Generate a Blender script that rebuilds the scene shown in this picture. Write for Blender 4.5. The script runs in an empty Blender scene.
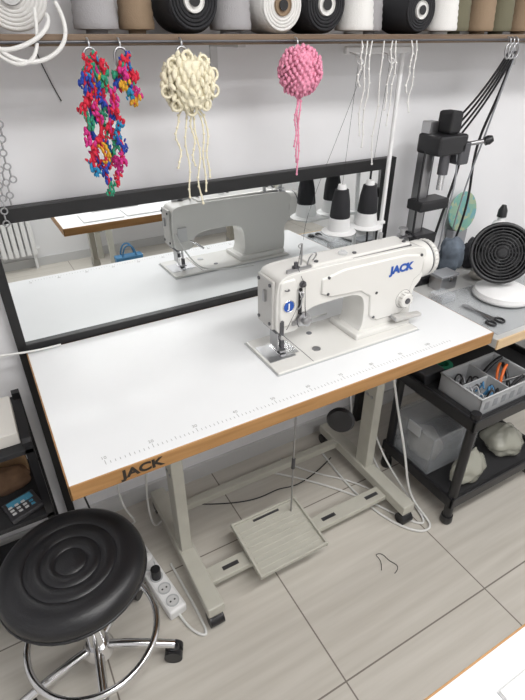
import bpy, bmesh, math, random
from mathutils import Vector, Matrix, noise
random.seed(7)
SC = bpy.context.scene
COL = SC.collection
pi = math.pi

# ---------------------------------------------------------------- materials
def mat(name, col, rough=0.5, metal=0.0, alpha=1.0, emit=None, es=1.0, noise=0.0, nscale=20.0, spec=0.5, coat=0.0, bump=0.0, bscale=200.0):
    m = bpy.data.materials.new(name)
    m.use_nodes = True
    nt = m.node_tree
    b = nt.nodes['Principled BSDF']
    b.inputs['Base Color'].default_value = (*col, 1)
    b.inputs['Roughness'].default_value = rough
    b.inputs['Metallic'].default_value = metal
    b.inputs['Alpha'].default_value = alpha
    b.inputs['Specular IOR Level'].default_value = spec
    b.inputs['Coat Weight'].default_value = coat
    if emit:
        b.inputs['Emission Color'].default_value = (*emit, 1)
        b.inputs['Emission Strength'].default_value = es
    if noise > 0:
        tc = nt.nodes.new('ShaderNodeTexCoord')
        n = nt.nodes.new('ShaderNodeTexNoise')
        n.inputs['Scale'].default_value = nscale
        n.inputs['Detail'].default_value = 4
        r = nt.nodes.new('ShaderNodeValToRGB')
        r.color_ramp.elements[0].position = 0.3
        r.color_ramp.elements[1].position = 0.7
        r.color_ramp.elements[0].color = (*[max(0, c*(1-noise)) for c in col], 1)
        r.color_ramp.elements[1].color = (*[min(1, c*(1+noise)) for c in col], 1)
        nt.links.new(tc.outputs['Object'], n.inputs['Vector'])
        nt.links.new(n.outputs['Fac'], r.inputs['Fac'])
        nt.links.new(r.outputs['Color'], b.inputs['Base Color'])
    if bump > 0:
        tc = nt.nodes.new('ShaderNodeTexCoord')
        n = nt.nodes.new('ShaderNodeTexNoise')
        n.inputs['Scale'].default_value = bscale
        bm_ = nt.nodes.new('ShaderNodeBump')
        bm_.inputs['Strength'].default_value = bump
        bm_.inputs['Distance'].default_value = 0.002
        nt.links.new(tc.outputs['Object'], n.inputs['Vector'])
        nt.links.new(n.outputs['Fac'], bm_.inputs['Height'])
        nt.links.new(bm_.outputs['Normal'], b.inputs['Normal'])
    return m

def wood_mat(name, c1, c2, scale=(2, 30, 30), rough=0.5):
    m = mat(name, c1, rough)
    nt = m.node_tree; b = nt.nodes['Principled BSDF']
    tc = nt.nodes.new('ShaderNodeTexCoord')
    mp = nt.nodes.new('ShaderNodeMapping'); mp.inputs['Scale'].default_value = scale
    n = nt.nodes.new('ShaderNodeTexNoise'); n.inputs['Scale'].default_value = 2; n.inputs['Detail'].default_value = 6
    r = nt.nodes.new('ShaderNodeValToRGB')
    r.color_ramp.elements[0].position = .35; r.color_ramp.elements[1].position = .65
    r.color_ramp.elements[0].color = (*c1, 1); r.color_ramp.elements[1].color = (*c2, 1)
    nt.links.new(tc.outputs['Object'], mp.inputs['Vector']); nt.links.new(mp.outputs['Vector'], n.inputs['Vector'])
    nt.links.new(n.outputs['Fac'], r.inputs['Fac']); nt.links.new(r.outputs['Color'], b.inputs['Base Color'])
    return m

def floor_mat():
    m = mat('floor_tiles', (.5, .47, .43), .30)
    nt = m.node_tree; b = nt.nodes['Principled BSDF']
    tc = nt.nodes.new('ShaderNodeTexCoord')
    mp = nt.nodes.new('ShaderNodeMapping'); mp.inputs['Location'].default_value = (-.524+5.5, .29+5.5, 0)
    br = nt.nodes.new('ShaderNodeTexBrick')
    br.offset = 0.0; br.squash = 1.0
    br.inputs['Scale'].default_value = 1
    br.inputs['Brick Width'].default_value = .55; br.inputs['Row Height'].default_value = .55
    br.inputs['Mortar Size'].default_value = .0026; br.inputs['Mortar Smooth'].default_value = .3
    br.inputs['Mortar'].default_value = (.20, .175, .15, 1)
    mp2 = nt.nodes.new('ShaderNodeMapping'); mp2.inputs['Scale'].default_value = (1.2, 22, 1)
    n = nt.nodes.new('ShaderNodeTexNoise'); n.inputs['Scale'].default_value = 1.6; n.inputs['Detail'].default_value = 5
    r = nt.nodes.new('ShaderNodeValToRGB')
    r.color_ramp.elements[0].position = .3; r.color_ramp.elements[1].position = .7
    r.color_ramp.elements[0].color = (.53, .50, .445, 1); r.color_ramp.elements[1].color = (.63, .60, .545, 1)
    nt.links.new(tc.outputs['Object'], mp.inputs['Vector']); nt.links.new(mp.outputs['Vector'], br.inputs['Vector'])
    nt.links.new(tc.outputs['Object'], mp2.inputs['Vector']); nt.links.new(mp2.outputs['Vector'], n.inputs['Vector'])
    nt.links.new(n.outputs['Fac'], r.inputs['Fac'])
    nt.links.new(r.outputs['Color'], br.inputs['Color1']); nt.links.new(r.outputs['Color'], br.inputs['Color2'])
    nt.links.new(br.outputs['Color'], b.inputs['Base Color'])
    return m

M = {}
M['wall'] = mat('wall_paint', (.80, .80, .815), .7, noise=.02, nscale=3)
M['ceil'] = mat('ceiling_paint', (.85, .85, .85), .8)
M['floor'] = floor_mat()
M['laminate'] = mat('white_laminate', (.80, .81, .82), .30, noise=.01, nscale=8)
M['edge'] = wood_mat('wood_edge', (.31, .155, .05), (.45, .245, .095))
M['shelfwood'] = wood_mat('shelf_wood', (.13, .085, .055), (.22, .15, .095))
M['lightwood'] = wood_mat('light_wood', (.60, .42, .24), (.70, .52, .32))
M['stand'] = mat('beige_grey_metal', (.50, .49, .43), .45, .0, noise=.04)
M['enamel'] = mat('machine_enamel', (.72, .71, .68), .25, coat=.3)
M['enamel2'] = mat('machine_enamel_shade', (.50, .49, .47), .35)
M['chrome'] = mat('chrome', (.75, .75, .76), .15, 1.0)
M['steel'] = mat('brushed_steel', (.45, .45, .46), .32, 1.0)
M['dsteel'] = mat('dark_steel', (.13, .13, .14), .4, .8)
M['black'] = mat('black_plastic', (.012, .012, .014), .38)
M['blackm'] = mat('black_matte', (.018, .018, .02), .75)
M['blackf'] = mat('black_frame', (.010, .010, .011), .45)
M['vinyl'] = mat('black_vinyl', (.012, .012, .014), .33, bump=.25, bscale=350)
M['white'] = mat('white_plastic', (.80, .80, .80), .4)
M['cord'] = mat('white_cord', (.74, .74, .72), .5)
M['grey'] = mat('grey_plastic', (.30, .31, .33), .45)
M['mgrey'] = mat('medium_grey_plastic', (.46, .47, .48), .45)
M['lgrey'] = mat('light_grey', (.60, .60, .60), .5)
M['ctop'] = mat('counter_surface', (.52, .52, .51), .3, noise=.08, nscale=6)
M['blue'] = mat('blue_print', (.02, .09, .40), .4)
M['ink'] = mat('black_print', (.02, .015, .01), .6)
M['inkg'] = mat('grey_print', (.38, .38, .38), .6)
M['mirror'] = mat('mirror_glass', (.86, .88, .88), .0, 1.0)
M['clear'] = mat('clear_plastic', (.60, .63, .66), .12, alpha=.33)
M['cream'] = mat('cream_yarn', (.80, .74, .56), .9, bump=.6, bscale=300)
M['pink'] = mat('pink_yarn', (.78, .30, .43), .9, bump=.6, bscale=300)
M['y_red'] = mat('red_yarn', (.60, .02, .05), .9)
M['y_blue'] = mat('blue_yarn', (.02, .06, .36), .9)
M['y_green'] = mat('green_yarn', (.03, .28, .16), .9)
M['y_yel'] = mat('yellow_yarn', (.65, .34, .03), .9)
M['y_mag'] = mat('magenta_yarn', (.58, .03, .22), .9)
M['y_cyan'] = mat('cyan_yarn', (.02, .22, .42), .9)
M['yblack'] = mat('black_thread', (.015, .015, .018), .8, bump=.6, bscale=400)
M['ywhite'] = mat('white_thread', (.75, .74, .72), .85, bump=.6, bscale=400)
M['ygrey'] = mat('grey_thread', (.36, .35, .36), .85, bump=.6, bscale=400)
M['yolive'] = mat('olive_thread', (.15, .14, .09), .85, bump=.6, bscale=400)
M['ytan'] = mat('tan_thread', (.28, .20, .13), .85, bump=.6, bscale=400)
M['brown'] = mat('brown_fabric', (.16, .09, .05), .9, noise=.3)
M['orange'] = mat('orange_plastic', (.70, .14, .02), .4)
M['bluebag'] = mat('blue_bag', (.05, .18, .34), .5)
M['screen'] = mat('blue_display', (.08, .30, .45), .3)
M['paper'] = mat('paper', (.66, .64, .60), .8)
M['glow'] = mat('lamp_diffuser', (.9, .9, .9), .5, emit=(1, .99, .97), es=4)
M['baggy'] = mat('clear_bag', (.58, .58, .50), .20, alpha=.55, bump=.9, bscale=22)
M['clothg'] = mat('grey_blue_cloth', (.14, .17, .21), .9, noise=.35)
M['clothb'] = mat('dark_cloth', (.03, .03, .035), .9, noise=.4)
M['clothl'] = mat('light_cloth', (.48, .46, .42), .9, noise=.2)

# ---------------------------------------------------------------- helpers
def root(name, loc=(0, 0, 0)):
    e = bpy.data.objects.new(name, None); e.location = loc; e.empty_display_size = .05
    COL.objects.link(e); return e

def fin(o, m=None, parent=None):
    COL.objects.link(o)
    if m is not None:
        for mm in (m if isinstance(m, (list, tuple)) else [m]):
            o.data.materials.append(mm)
    if parent is not None:
        o.parent = parent
        o.matrix_parent_inverse = Matrix.Translation(-Vector(parent.location))
    return o

def bmobj(name, bm, m, parent, smooth=False):
    me = bpy.data.meshes.new(name)
    bmesh.ops.recalc_face_normals(bm, faces=bm.faces)
    bm.to_mesh(me); bm.free()
    if smooth:
        for p in me.polygons: p.use_smooth = True
    o = bpy.data.objects.new(name, me)
    return fin(o, m, parent)

def box(name, c, s, m, parent=None, bevel=0.0, rot=(0, 0, 0), seg=2):
    bm = bmesh.new()
    bmesh.ops.create_cube(bm, size=1)
    bmesh.ops.scale(bm, vec=s, verts=bm.verts)
    if bevel > 0:
        bmesh.ops.bevel(bm, geom=list(bm.edges), offset=bevel, segments=seg, affect='EDGES', profile=.5)
    R_ = Matrix.Rotation(rot[2], 4, 'Z') @ Matrix.Rotation(rot[1], 4, 'Y') @ Matrix.Rotation(rot[0], 4, 'X')
    bmesh.ops.transform(bm, matrix=Matrix.Translation(c) @ R_, verts=bm.verts)
    return bmobj(name, bm, m, parent)

def bb(name, x0, x1, y0, y1, z0, z1, m, parent=None, bevel=0.0):
    return box(name, ((x0+x1)/2, (y0+y1)/2, (z0+z1)/2), (x1-x0, y1-y0, z1-z0), m, parent, bevel)

def lathe(name, prof, loc, m, parent=None, axis=(0, 0, 1), seg=40):
    bm = bmesh.new()
    q = Vector((0, 0, 1)).rotation_difference(Vector(axis).normalized()).to_matrix().to_4x4()
    T = Matrix.Translation(loc) @ q
    rings = []
    for r, z in prof:
        if r < 1e-6:
            rings.append([bm.verts.new(T @ Vector((0, 0, z)))])
        else:
            rings.append([bm.verts.new(T @ Vector((r*math.cos(2*pi*i/seg), r*math.sin(2*pi*i/seg), z))) for i in range(seg)])
    for a, b in zip(rings[:-1], rings[1:]):
        if len(a) == 1 and len(b) == 1: continue
        for i in range(seg):
            j = (i+1) % seg
            if len(a) == 1: bm.faces.new((a[0], b[i], b[j]))
            elif len(b) == 1: bm.faces.new((a[i], a[j], b[0]))
            else: bm.faces.new((a[i], a[j], b[j], b[i]))
    o = bmobj(name, bm, m, parent, True)
    o.data.set_sharp_from_angle(angle=math.radians(40))
    return o

def cyl(name, p1, p2, r1, m, parent=None, r2=None, seg=24):
    p1 = Vector(p1); p2 = Vector(p2); d = p2-p1; L = d.length
    if r2 is None: r2 = r1
    return lathe(name, [(0, 0), (r1, 0), (r2, L), (0, L)], p1, m, parent, d, seg)

def tube(name, pts, r, m, parent=None, cyclic=False, straight=False):
    cu = bpy.data.curves.new(name, 'CURVE'); cu.dimensions = '3D'
    cu.bevel_depth = r; cu.bevel_resolution = 2; cu.resolution_u = 8
    sp = cu.splines.new('POLY' if straight else 'NURBS'); sp.points.add(len(pts)-1)
    for i, p in enumerate(pts): sp.points[i].co = (*p, 1)
    if not straight:
        sp.order_u = min(4, len(pts)); sp.use_endpoint_u = not cyclic
    sp.use_cyclic_u = cyclic
    cu.use_fill_caps = True
    return fin(bpy.data.objects.new(name, cu), m, parent)

def text(name, s, loc, size, m, parent=None, rot=(pi/2, 0, 0), ext=.0004, bold=0, sx=1.0):
    cu = bpy.data.curves.new(name, 'FONT'); cu.body = s; cu.size = size; cu.extrude = ext
    cu.align_x = 'CENTER'; cu.align_y = 'CENTER'; cu.offset = bold
    o = bpy.data.objects.new(name, cu); o.location = loc; o.rotation_euler = rot; o.scale = (sx, 1, 1)
    return fin(o, m, parent)

def prism(name, pts, y0, y1, m, parent=None, bevel=0.0, seg=3):
    bm = bmesh.new()
    a = [bm.verts.new((x, y0, z)) for x, z in pts]; b = [bm.verts.new((x, y1, z)) for x, z in pts]
    n = len(pts)
    bm.faces.new(a); bm.faces.new(b[::-1])
    for i in range(n):
        j = (i+1) % n; bm.faces.new((a[i], b[i], b[j], a[j]))
    o = bmobj(name, bm, m, parent, True)
    if bevel > 0:
        md = o.modifiers.new('b', 'BEVEL'); md.width = bevel; md.segments = seg; md.limit_method = 'ANGLE'; md.angle_limit = math.radians(50)
    o.data.set_sharp_from_angle(angle=math.radians(35))
    return o

def smoothpoly(pts, it=2):
    for _ in range(it):
        q = []
        n = len(pts)
        for i in range(n):
            a = pts[i]; b = pts[(i+1) % n]
            q.append((a[0]*.8+b[0]*.2, a[1]*.8+b[1]*.2)); q.append((a[0]*.2+b[0]*.8, a[1]*.2+b[1]*.8))
        pts = q
    return pts

def blobs(name, items, mats, parent=None, sub=1, stretch=1.0):
    bm = bmesh.new()
    for p, r, k in items:
        mt = Matrix.Translation(p)
        if stretch != 1.0:
            mt = mt @ Matrix.Rotation(random.uniform(0, 6.28), 4, 'Z') @ Matrix.Rotation(random.uniform(-.9, .9), 4, 'Y') @ Matrix.Diagonal((.75, .75, stretch, 1))
        res = bmesh.ops.create_icosphere(bm, subdivisions=sub, radius=r, matrix=mt)
        fs = set()
        for v in res['verts']:
            for f in v.link_faces: fs.add(f)
        for f in fs: f.material_index = k
    return bmobj(name, bm, mats, parent, True)

def torus(name, c, R_, r, m, parent=None, axis=(0, 0, 1), n=40, sx=1.0):
    q = Vector((0, 0, 1)).rotation_difference(Vector(axis).normalized()).to_matrix()
    bm = bmesh.new(); k = 10; rings = []
    for i in range(n):
        a = 2*pi*i/n; ring = []
        for j in range(k):
            b = 2*pi*j/k
            v = Vector(((R_+r*math.cos(b))*math.cos(a)*sx, (R_+r*math.cos(b))*math.sin(a), r*math.sin(b)))
            ring.append(bm.verts.new(q @ v + Vector(c)))
        rings.append(ring)
    for i in range(n):
        for j in range(k):
            bm.faces.new((rings[i][j], rings[(i+1) % n][j], rings[(i+1) % n][(j+1) % k], rings[i][(j+1) % k]))
    return bmobj(name, bm, m, parent, True)

def lump(name, c, s, m, seed=0, amp=.25, sub=4, parent=None, pinch=0.0):
    bm = bmesh.new(); bmesh.ops.create_icosphere(bm, subdivisions=sub, radius=1)
    for v in bm.verts:
        n = noise.noise(v.co*1.8+Vector((seed, 0, 0)))+.5*noise.noise(v.co*4+Vector((0, seed, 0)))
        v.co *= 1+amp*n
        if pinch and v.co.z > .2:
            k = 1-pinch*min(1, (v.co.z-.2)/.8); v.co.x *= k; v.co.y *= k; v.co.z *= 1.25
        v.co = Vector((v.co.x*s[0], v.co.y*s[1], v.co.z*s[2]))
    zmin = -s[2]*.8
    for v in bm.verts:
        if v.co.z < zmin: v.co.z = zmin
        v.co += Vector(c)+Vector((0, 0, -zmin))
    return bmobj(name, bm, m, parent, True)

# ---------------------------------------------------------------- room
WY = .60; BY = -2.45; LX = -1.0; RX = 2.9; CZ = 2.5
bb('floor', LX, RX, BY, WY, -.05, 0, M['floor'])
bb('ceiling', LX, RX, BY, WY, CZ, CZ+.05, M['ceil'])
bb('wall_back', LX, RX, WY, WY+.05, -.05, CZ+.05, M['wall'])
bb('wall_front', LX, RX, BY-.05, BY, -.05, CZ+.05, M['wall'])
bb('wall_left', LX-.05, LX, BY-.05, WY+.05, -.05, CZ+.05, M['wall'])
bb('wall_right', RX, RX+.05, BY-.05, WY+.05, -.05, CZ+.05, M['wall'])
bb('baseboard_back', LX, RX, WY-.012, WY, 0, .07, M['lgrey'])
bb('baseboard_front', LX, RX, BY, BY+.012, 0, .07, M['lgrey'])

# ---------------------------------------------------------------- sewing table
TZ = .76
def sewing_table(name, x0, x1, y0, y1, leg1, leg2):
    t = root(name, ((x0+x1)/2, (y0+y1)/2, 0))
    bb('top_core', x0+.004, x1-.004, y0+.004, y1-.004, TZ-.036, TZ-.002, M['edge'], t)
    bb('top_laminate', x0+.003, x1-.003, y0+.003, y1-.003, TZ-.003, TZ, M['laminate'], t, .001)
    bb('edge_front', x0, x1, y0, y0+.004, TZ-.038, TZ-.001, M['edge'], t, .001)
    bb('edge_back', x0, x1, y1-.004, y1, TZ-.038, TZ-.001, M['edge'], t, .001)
    bb('edge_left', x0, x0+.004, y0, y1, TZ-.038, TZ-.001, M['edge'], t, .001)
    bb('edge_right', x1-.004, x1, y0, y1, TZ-.038, TZ-.001, M['edge'], t, .001)
    for i, lx in enumerate((leg1, leg2)):
        yc = y0+.27
        bb('post_%d' % i, lx-.018, lx+.018, yc-.03, yc+.03, .07, .50, M['stand'], t, .003)
        bb('inner_post_%d' % i, lx-.014, lx+.014, yc-.025, yc+.025, .45, .70, M['stand'], t, .003)
        for k in range(4):
            cyl('post_bolt_%d%d' % (i, k), (lx-.021, yc-.012+.024*(k % 2), .42+.05*(k//2)), (lx+.021, yc-.012+.024*(k % 2), .42+.05*(k//2)), .006, M['steel'], t, seg=8)
        bb('top_arm_%d' % i, lx-.022, lx+.022, y0+.08, y1-.06, .70, TZ-.036, M['stand'], t, .003)
        bb('foot_%d' % i, lx-.026, lx+.026, y0+.02, y1-.02, .055, .095, M['stand'], t, .004)
        for k, yy in enumerate((y0+.035, y1-.035)):
            bb('caster_fork_%d%d' % (i, k), lx-.016, lx+.016, yy-.012, yy+.012, .03, .056, M['dsteel'], t, .002)
            cyl('caster_wheel_%d%d' % (i, k), (lx-.022, yy, .0225), (lx+.022, yy, .0225), .0225, M['black'], t)
    return t
T = sewing_table('sewing_table', 0, 1.2, 0, .55, .285, 1.03)
bb('crossbar', .305, 1.01, .11, .165, .052, .072, M['stand'], T, .003)
for i in range(4):
    x = .36+i*.19
    bb('slot_%d' % i, x, x+.055, .13, .144, .0715, .0728, M['dsteel'], T)
bb('rear_brace', .303, 1.012, .41, .44, .062, .09, M['stand'], T, .003)
# faint ruler printed on laminate
bm = bmesh.new()
for i in range(98):
    x = .08+i*.01; L = .013 if i % 10 == 0 else (.010 if i % 5 == 0 else .007)
    mt = Matrix.Translation((x, .026+L/2, TZ+.0002)) @ Matrix.Diagonal((.0012, L, .0004, 1))
    bmesh.ops.create_cube(bm, size=1, matrix=mt)
bmobj('printed_ruler', bm, M['inkg'], T)
for i in range(10):
    text('ruler_number_%d' % i, str((i+1)*10), (.08+i*.1, .046, TZ+.0003), .012, M['inkg'], T, rot=(0, 0, 0), ext=.0002)
text('edge_logo', 'JACK', (.145, -.0006, TZ-.019), .030, M['ink'], T, bold=.0011, sx=1.25)
bb('oil_pan', .60, .98, .14, .27, .655, TZ-.036, M['dsteel'], T, .01)
bb('control_box', .30, .42, .42, .52, .60, TZ-.036, M['white'], T, .008)
cyl('knee_rod', (.82, .17, .66), (.80, .12, .50), .005, M['steel'], T)
lathe('knee_pad', [(0, 0), (.038, .002), (.042, .012), (.036, .022), (0, .024)], (.77, .13, .52), M['black'], T, axis=(-.75, -.75, .15))
cyl('pedal_rod', (.655, .205, .07), (.665, .215, .66), .003, M['steel'], T)
cyl('pedal_rod_joint', (.657, .207, .30), (.659, .208, .34), .006, M['dsteel'], T)
pr = (math.radians(5), 0, 0)
PZ = .088
box('pedal_plate', (.57, .145, PZ), (.25, .205, .008), M['stand'], T, .003, rot=pr)
for i, dx in enumerate((-.122, .122)):
    box('pedal_side_%d' % i, (.57+dx, .145, PZ+.006), (.008, .21, .018), M['stand'], T, .002, rot=pr)
for i, dy in enumerate((-.10, .10)):
    box('pedal_lip_%d' % i, (.57, .145+dy*math.cos(pr[0]), PZ+.006+dy*math.sin(pr[0])), (.25, .008, .016), M['stand'], T, .002, rot=pr)
for i in range(8):
    dy = -.075+i*.02
    box('pedal_rib_%d' % i, (.57, .145+dy*math.cos(pr[0]), PZ+.0055+dy*math.sin(pr[0])), (.225, .005, .003), M['stand'], T, .001, rot=pr)
box('pedal_slot', (.57, .145+.085, PZ+.012), (.10, .008, .002), M['dsteel'], T, rot=pr)

# ---------------------------------------------------------------- sewing machine
SM = root('sewing_machine', (.78, .21, TZ))
ox, oy = .54, .119
def W(x, y, z): return (ox+x, oy+y, TZ+z)
bb('bed_plate', ox, ox+.476, oy, oy+.178, TZ+.0003, TZ+.008, M['enamel'], SM, .003)
bb('bed_gasket', ox-.003, ox+.479, oy-.003, oy+.181, TZ+.0002, TZ+.0018, M['mgrey'], SM)
bb('bed_riser', ox+.27, ox+.47, oy+.03, oy+.16, TZ+.005, TZ+.024, M['enamel'], SM, .006)
bb('slide_plate', ox+.006, ox+.085, oy+.05, oy+.135, TZ+.007, TZ+.0092, M['steel'], SM, .0006)
bb('needle_plate', ox+.045, ox+.10, oy+.06, oy+.125, TZ+.009, TZ+.0102, M['chrome'], SM, .0005)
bb('feed_slot', ox+.055, ox+.075, oy+.085, oy+.10, TZ+.010, TZ+.0108, M['dsteel'], SM)
cyl('bed_screw_cap', W(.15, .05, .007), W(.15, .05, .0095), .012, M['steel'], SM)
cyl('oil_plug', W(.18, .13, .007), W(.18, .13, .0095), .008, M['dsteel'], SM)
bb('bed_seam', ox+.108, ox+.1095, oy+.003, oy+.175, TZ+.0078, TZ+.0086, M['dsteel'], SM)
prof = [(.475, .004), (.480, .06), (.478, .11), (.505, .135), (.512, .18), (.508, .228), (.47, .242), (.30, .244), (.12, .246),
        (.055, .244), (.028, .236), (.020, .20), (.020, .105), (.030, .088), (.075, .086), (.092, .095), (.100, .128), (.125, .142),
        (.20, .146), (.265, .144), (.292, .130), (.302, .10), (.302, .04), (.284, .012), (.270, .004)]
pp = smoothpoly(prof, 2)
prism('arm_body', [(ox+x, TZ+z) for x, z in pp], oy+.048, oy+.142, M['enamel'], SM, .015, 4)
prism('arm_front_panel', [(ox+x, TZ+z) for x, z in smoothpoly([(.15, .160), (.15, .228), (.495, .226), (.50, .160), (.465, .14), (.462, .045), (.322, .045), (.312, .150)], 1)], oy+.043, oy+.06, M['enamel'], SM, .004, 2)
prism('head_front_cover', [(ox+x, TZ+z) for x, z in smoothpoly([(.026, .108), (.026, .226), (.04, .234), (.078, .234), (.078, .108)], 1)], oy+.043, oy+.06, M['enamel'], SM, .004, 2)
bb('top_cover', ox+.13, ox+.455, oy+.062, oy+.128, TZ+.240, TZ+.251, M['enamel'], SM, .004)
bb('top_cover_seam', ox+.128, ox+.457, oy+.060, oy+.130, TZ+.2415, TZ+.2445, M['dsteel'], SM)
for i, x in enumerate((.15, .27, .44)):
    cyl('top_screw_%d' % i, W(x, .075, .250), W(x, .075, .254), .0055, M['dsteel'], SM)
bb('face_plate', ox+.013, ox+.022, oy+.058, oy+.132, TZ+.10, TZ+.232, M['enamel2'], SM, .003)
for i, (y, z) in enumerate(((.068, .115), (.122, .115), (.068, .22), (.122, .22))):
    cyl('face_screw_%d' % i, W(.0135, y, z), W(.010, y, z), .0045, M['dsteel'], SM)
bb('face_guide', ox+.006, ox+.014, oy+.085, oy+.095, TZ+.17, TZ+.20, M['steel'], SM, .001)
text('arm_logo', 'JACK', W(.415, .0420, .190), .030, M['blue'], SM, bold=.0016, sx=1.15)
lathe('head_badge', [(0, 0), (.0150, 0), (.0150, .0015), (0, .002)], W(.052, .0435, .165), M['blue'], SM, axis=(0, -1, 0))
text('head_logo_letter', 'J', W(.052, .0410, .165), .020, M['white'], SM, bold=.0008)
torus('head_badge_ring', W(.052, .042, .165), .0158, .0014, M['chrome'], SM, axis=(0, -1, 0))
cyl('needle_bar', W(.05, .092, .055), W(.05, .092, .10), .0042, M['chrome'], SM)
cyl('needle_clamp', W(.05, .092, .048), W(.05, .092, .062), .0072, M['dsteel'], SM)
cyl('needle', W(.05, .092, .012), W(.05, .092, .05), .0011, M['chrome'], SM)
cyl('presser_bar', W(.064, .092, .02), W(.064, .092, .10), .0042, M['chrome'], SM)
box('presser_foot', W(.058, .088, .016), (.018, .034, .006), M['steel'], SM, .001)
box('presser_foot_shank', W(.064, .092, .028), (.011, .013, .024), M['dsteel'], SM, .001)
bb('finger_guard', ox+.038, ox+.040, oy+.07, oy+.11, TZ+.03, TZ+.09, M['steel'], SM)
bb('head_underside', ox+.028, ox+.082, oy+.062, oy+.130, TZ+.082, TZ+.09, M['dsteel'], SM, .002)
tube('presser_lifter', [W(.075, .13, .12), W(.085, .15, .115), W(.11, .155, .10), W(.125, .155, .085)], .004, M['chrome'], SM)
lathe('tension_dial', [(0, 0), (.018, 0), (.018, .003), (.009, .004), (.009, .006), (.018, .007), (.018, .010), (.011, .012), (.011, .026), (.008, .028), (0, .028)], W(.095, .046, .120), M['steel'], SM, axis=(0, -1, 0))
torus('tension_dark_ring', W(.095, .040, .120), .0125, .003, M['dsteel'], SM, axis=(0, -1, 0), n=24)
lathe('small_tension_dial', [(0, 0), (.009, 0), (.009, .003), (.005, .004), (.005, .010), (0, .011)], W(.092, .046, .215), M['dsteel'], SM, axis=(0, -1, 0))
tube('check_spring', [W(.08, .04, .128), W(.072, .03, .138), W(.066, .032, .12), W(.076, .03, .108)], .0014, M['dsteel'], SM)
bb('takeup_slot', ox+.083, ox+.090, oy+.0415, oy+.048, TZ+.135, TZ+.205, M['black'], SM)
tube('takeup_lever', [W(.086, .05, .17), W(.086, .026, .19), W(.083, .022, .210), W(.080, .033, .200)], .0028, M['chrome'], SM)
tube('takeup_guard', [W(.076, .043, .205), W(.078, .020, .20), W(.078, .018, .165), W(.076, .043, .150)], .0016, M['steel'], SM)
bb('thread_guide_left', ox+.030, ox+.036, oy+.036, oy+.05, TZ+.09, TZ+.13, M['dsteel'], SM, .001)
bb('thread_guide_plate', ox+.062, ox+.084, oy+.038, oy+.045, TZ+.108, TZ+.122, M['steel'], SM, .001)
tube('guide_loop', [W(.04, .044, .21), W(.04, .03, .212), W(.05, .03, .214), W(.05, .044, .21)], .0016, M['dsteel'], SM)
tube('thread_pin_guard', [W(.12, .07, .25), W(.12, .065, .275), W(.135, .06, .285), W(.15, .07, .275), W(.15, .09, .25)], .0018, M['steel'], SM)
cyl('thread_post', W(.115, .09, .24), W(.115, .09, .30), .0026, M['steel'], SM)
tube('thread_post_eye', [W(.115, .09, .298), W(.105, .085, .305), (ox+.10, oy+.09, TZ+.295), W(.112, .092, .288)], .0015, M['steel'], SM)
lathe('pre_tension', [(0, 0), (.010, 0), (.010, .003), (.005, .005), (.005, .007), (.010, .008), (.010, .011), (.005, .013), (.005, .022), (0, .022)], W(.085, .068, .243), M['dsteel'], SM)
bb('top_thread_bracket', ox+.055, ox+.125, oy+.058, oy+.066, TZ+.243, TZ+.252, M['steel'], SM, .001)
lathe('top_oil_window', [(0, 0), (.012, 0), (.013, .005), (.008, .010), (0, .011)], W(.24, .085, .250), M['clear'], SM)
bb('led_switch', ox+.035, ox+.07, oy+.142, oy+.15, TZ+.12, TZ+.17, M['lgrey'], SM, .002)
lathe('stitch_dial', [(0, 0), (.026, 0), (.026, .004), (.022, .006), (.022, .018), (.019, .021), (0, .021)], W(.440, .046, .092), M['enamel'], SM, axis=(0, -1, 0))
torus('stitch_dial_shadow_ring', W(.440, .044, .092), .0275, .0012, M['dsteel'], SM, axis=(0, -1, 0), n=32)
for i in range(12):
    a = 2*pi*i/12
    cyl('dial_knurl_%d' % i, W(.440+.022*math.cos(a), .040, .092+.022*math.sin(a)), W(.440+.022*math.cos(a), .027, .092+.022*math.sin(a)), .002, M['enamel2'], SM, seg=8)
lathe('stitch_dial_cap', [(0, 0), (.009, 0), (.008, .003), (0, .003)], W(.440, .025, .092), M['dsteel'], SM, axis=(0, -1, 0))
prism('reverse_lever', [(ox+.40, TZ+.036), (ox+.50, TZ+.030), (ox+.503, TZ+.040), (ox+.40, TZ+.052)], oy+.018, oy+.040, M['enamel2'], SM, .004)
cyl('reverse_shaft', W(.405, .02, .044), W(.405, .06, .044), .007, M['steel'], SM)
for i, (x, z) in enumerate(((.335, .06), (.335, .135), (.17, .17), (.17, .215), (.485, .215))):
    cyl('panel_screw_%d' % i, W(x, .045, z), W(x, .0415, z), .004, M['dsteel'], SM, seg=12)
lathe('motor_housing', [(0, 0), (.050, 0), (.054, .006), (.055, .03), (.051, .038), (0, .038)], W(.500, .095, .178), M['enamel'], SM, axis=(1, 0, 0))
lathe('hand_wheel', [(0, 0), (.048, .0), (.053, .004), (.053, .016), (.049, .022), (.036, .026), (.034, .022), (.020, .022), (.018, .027), (0, .027)], W(.541, .095, .178), M['enamel'], SM, axis=(1, 0, 0))
torus('hand_wheel_groove', W(.5395, .095, .178), .0495, .0030, M['dsteel'], SM, axis=(1, 0, 0))
for i in range(28):
    a = 2*pi*i/28
    cyl('wheel_grip_%d' % i, W(.547, .095+.053*math.cos(a), .178+.053*math.sin(a)), W(.557, .095+.053*math.cos(a), .178+.053*math.sin(a)), .0014, M['enamel2'], SM, seg=6)
lathe('bobbin_winder', [(0, 0), (.020, 0), (.020, .004), (.006, .005), (.006, .012), (.015, .013), (.015, .016), (.007, .017), (.007, .032), (.013, .033), (.013, .036), (0, .036)], W(.475, .118, .236), M['steel'], SM)
tube('winder_lever', [W(.455, .11, .245), W(.445, .09, .262), W(.46, .07, .265)], .003, M['dsteel'], SM)
cyl('winder_tension', W(.40, .125, .24), W(.40, .125, .268), .006, M['steel'], SM)
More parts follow.
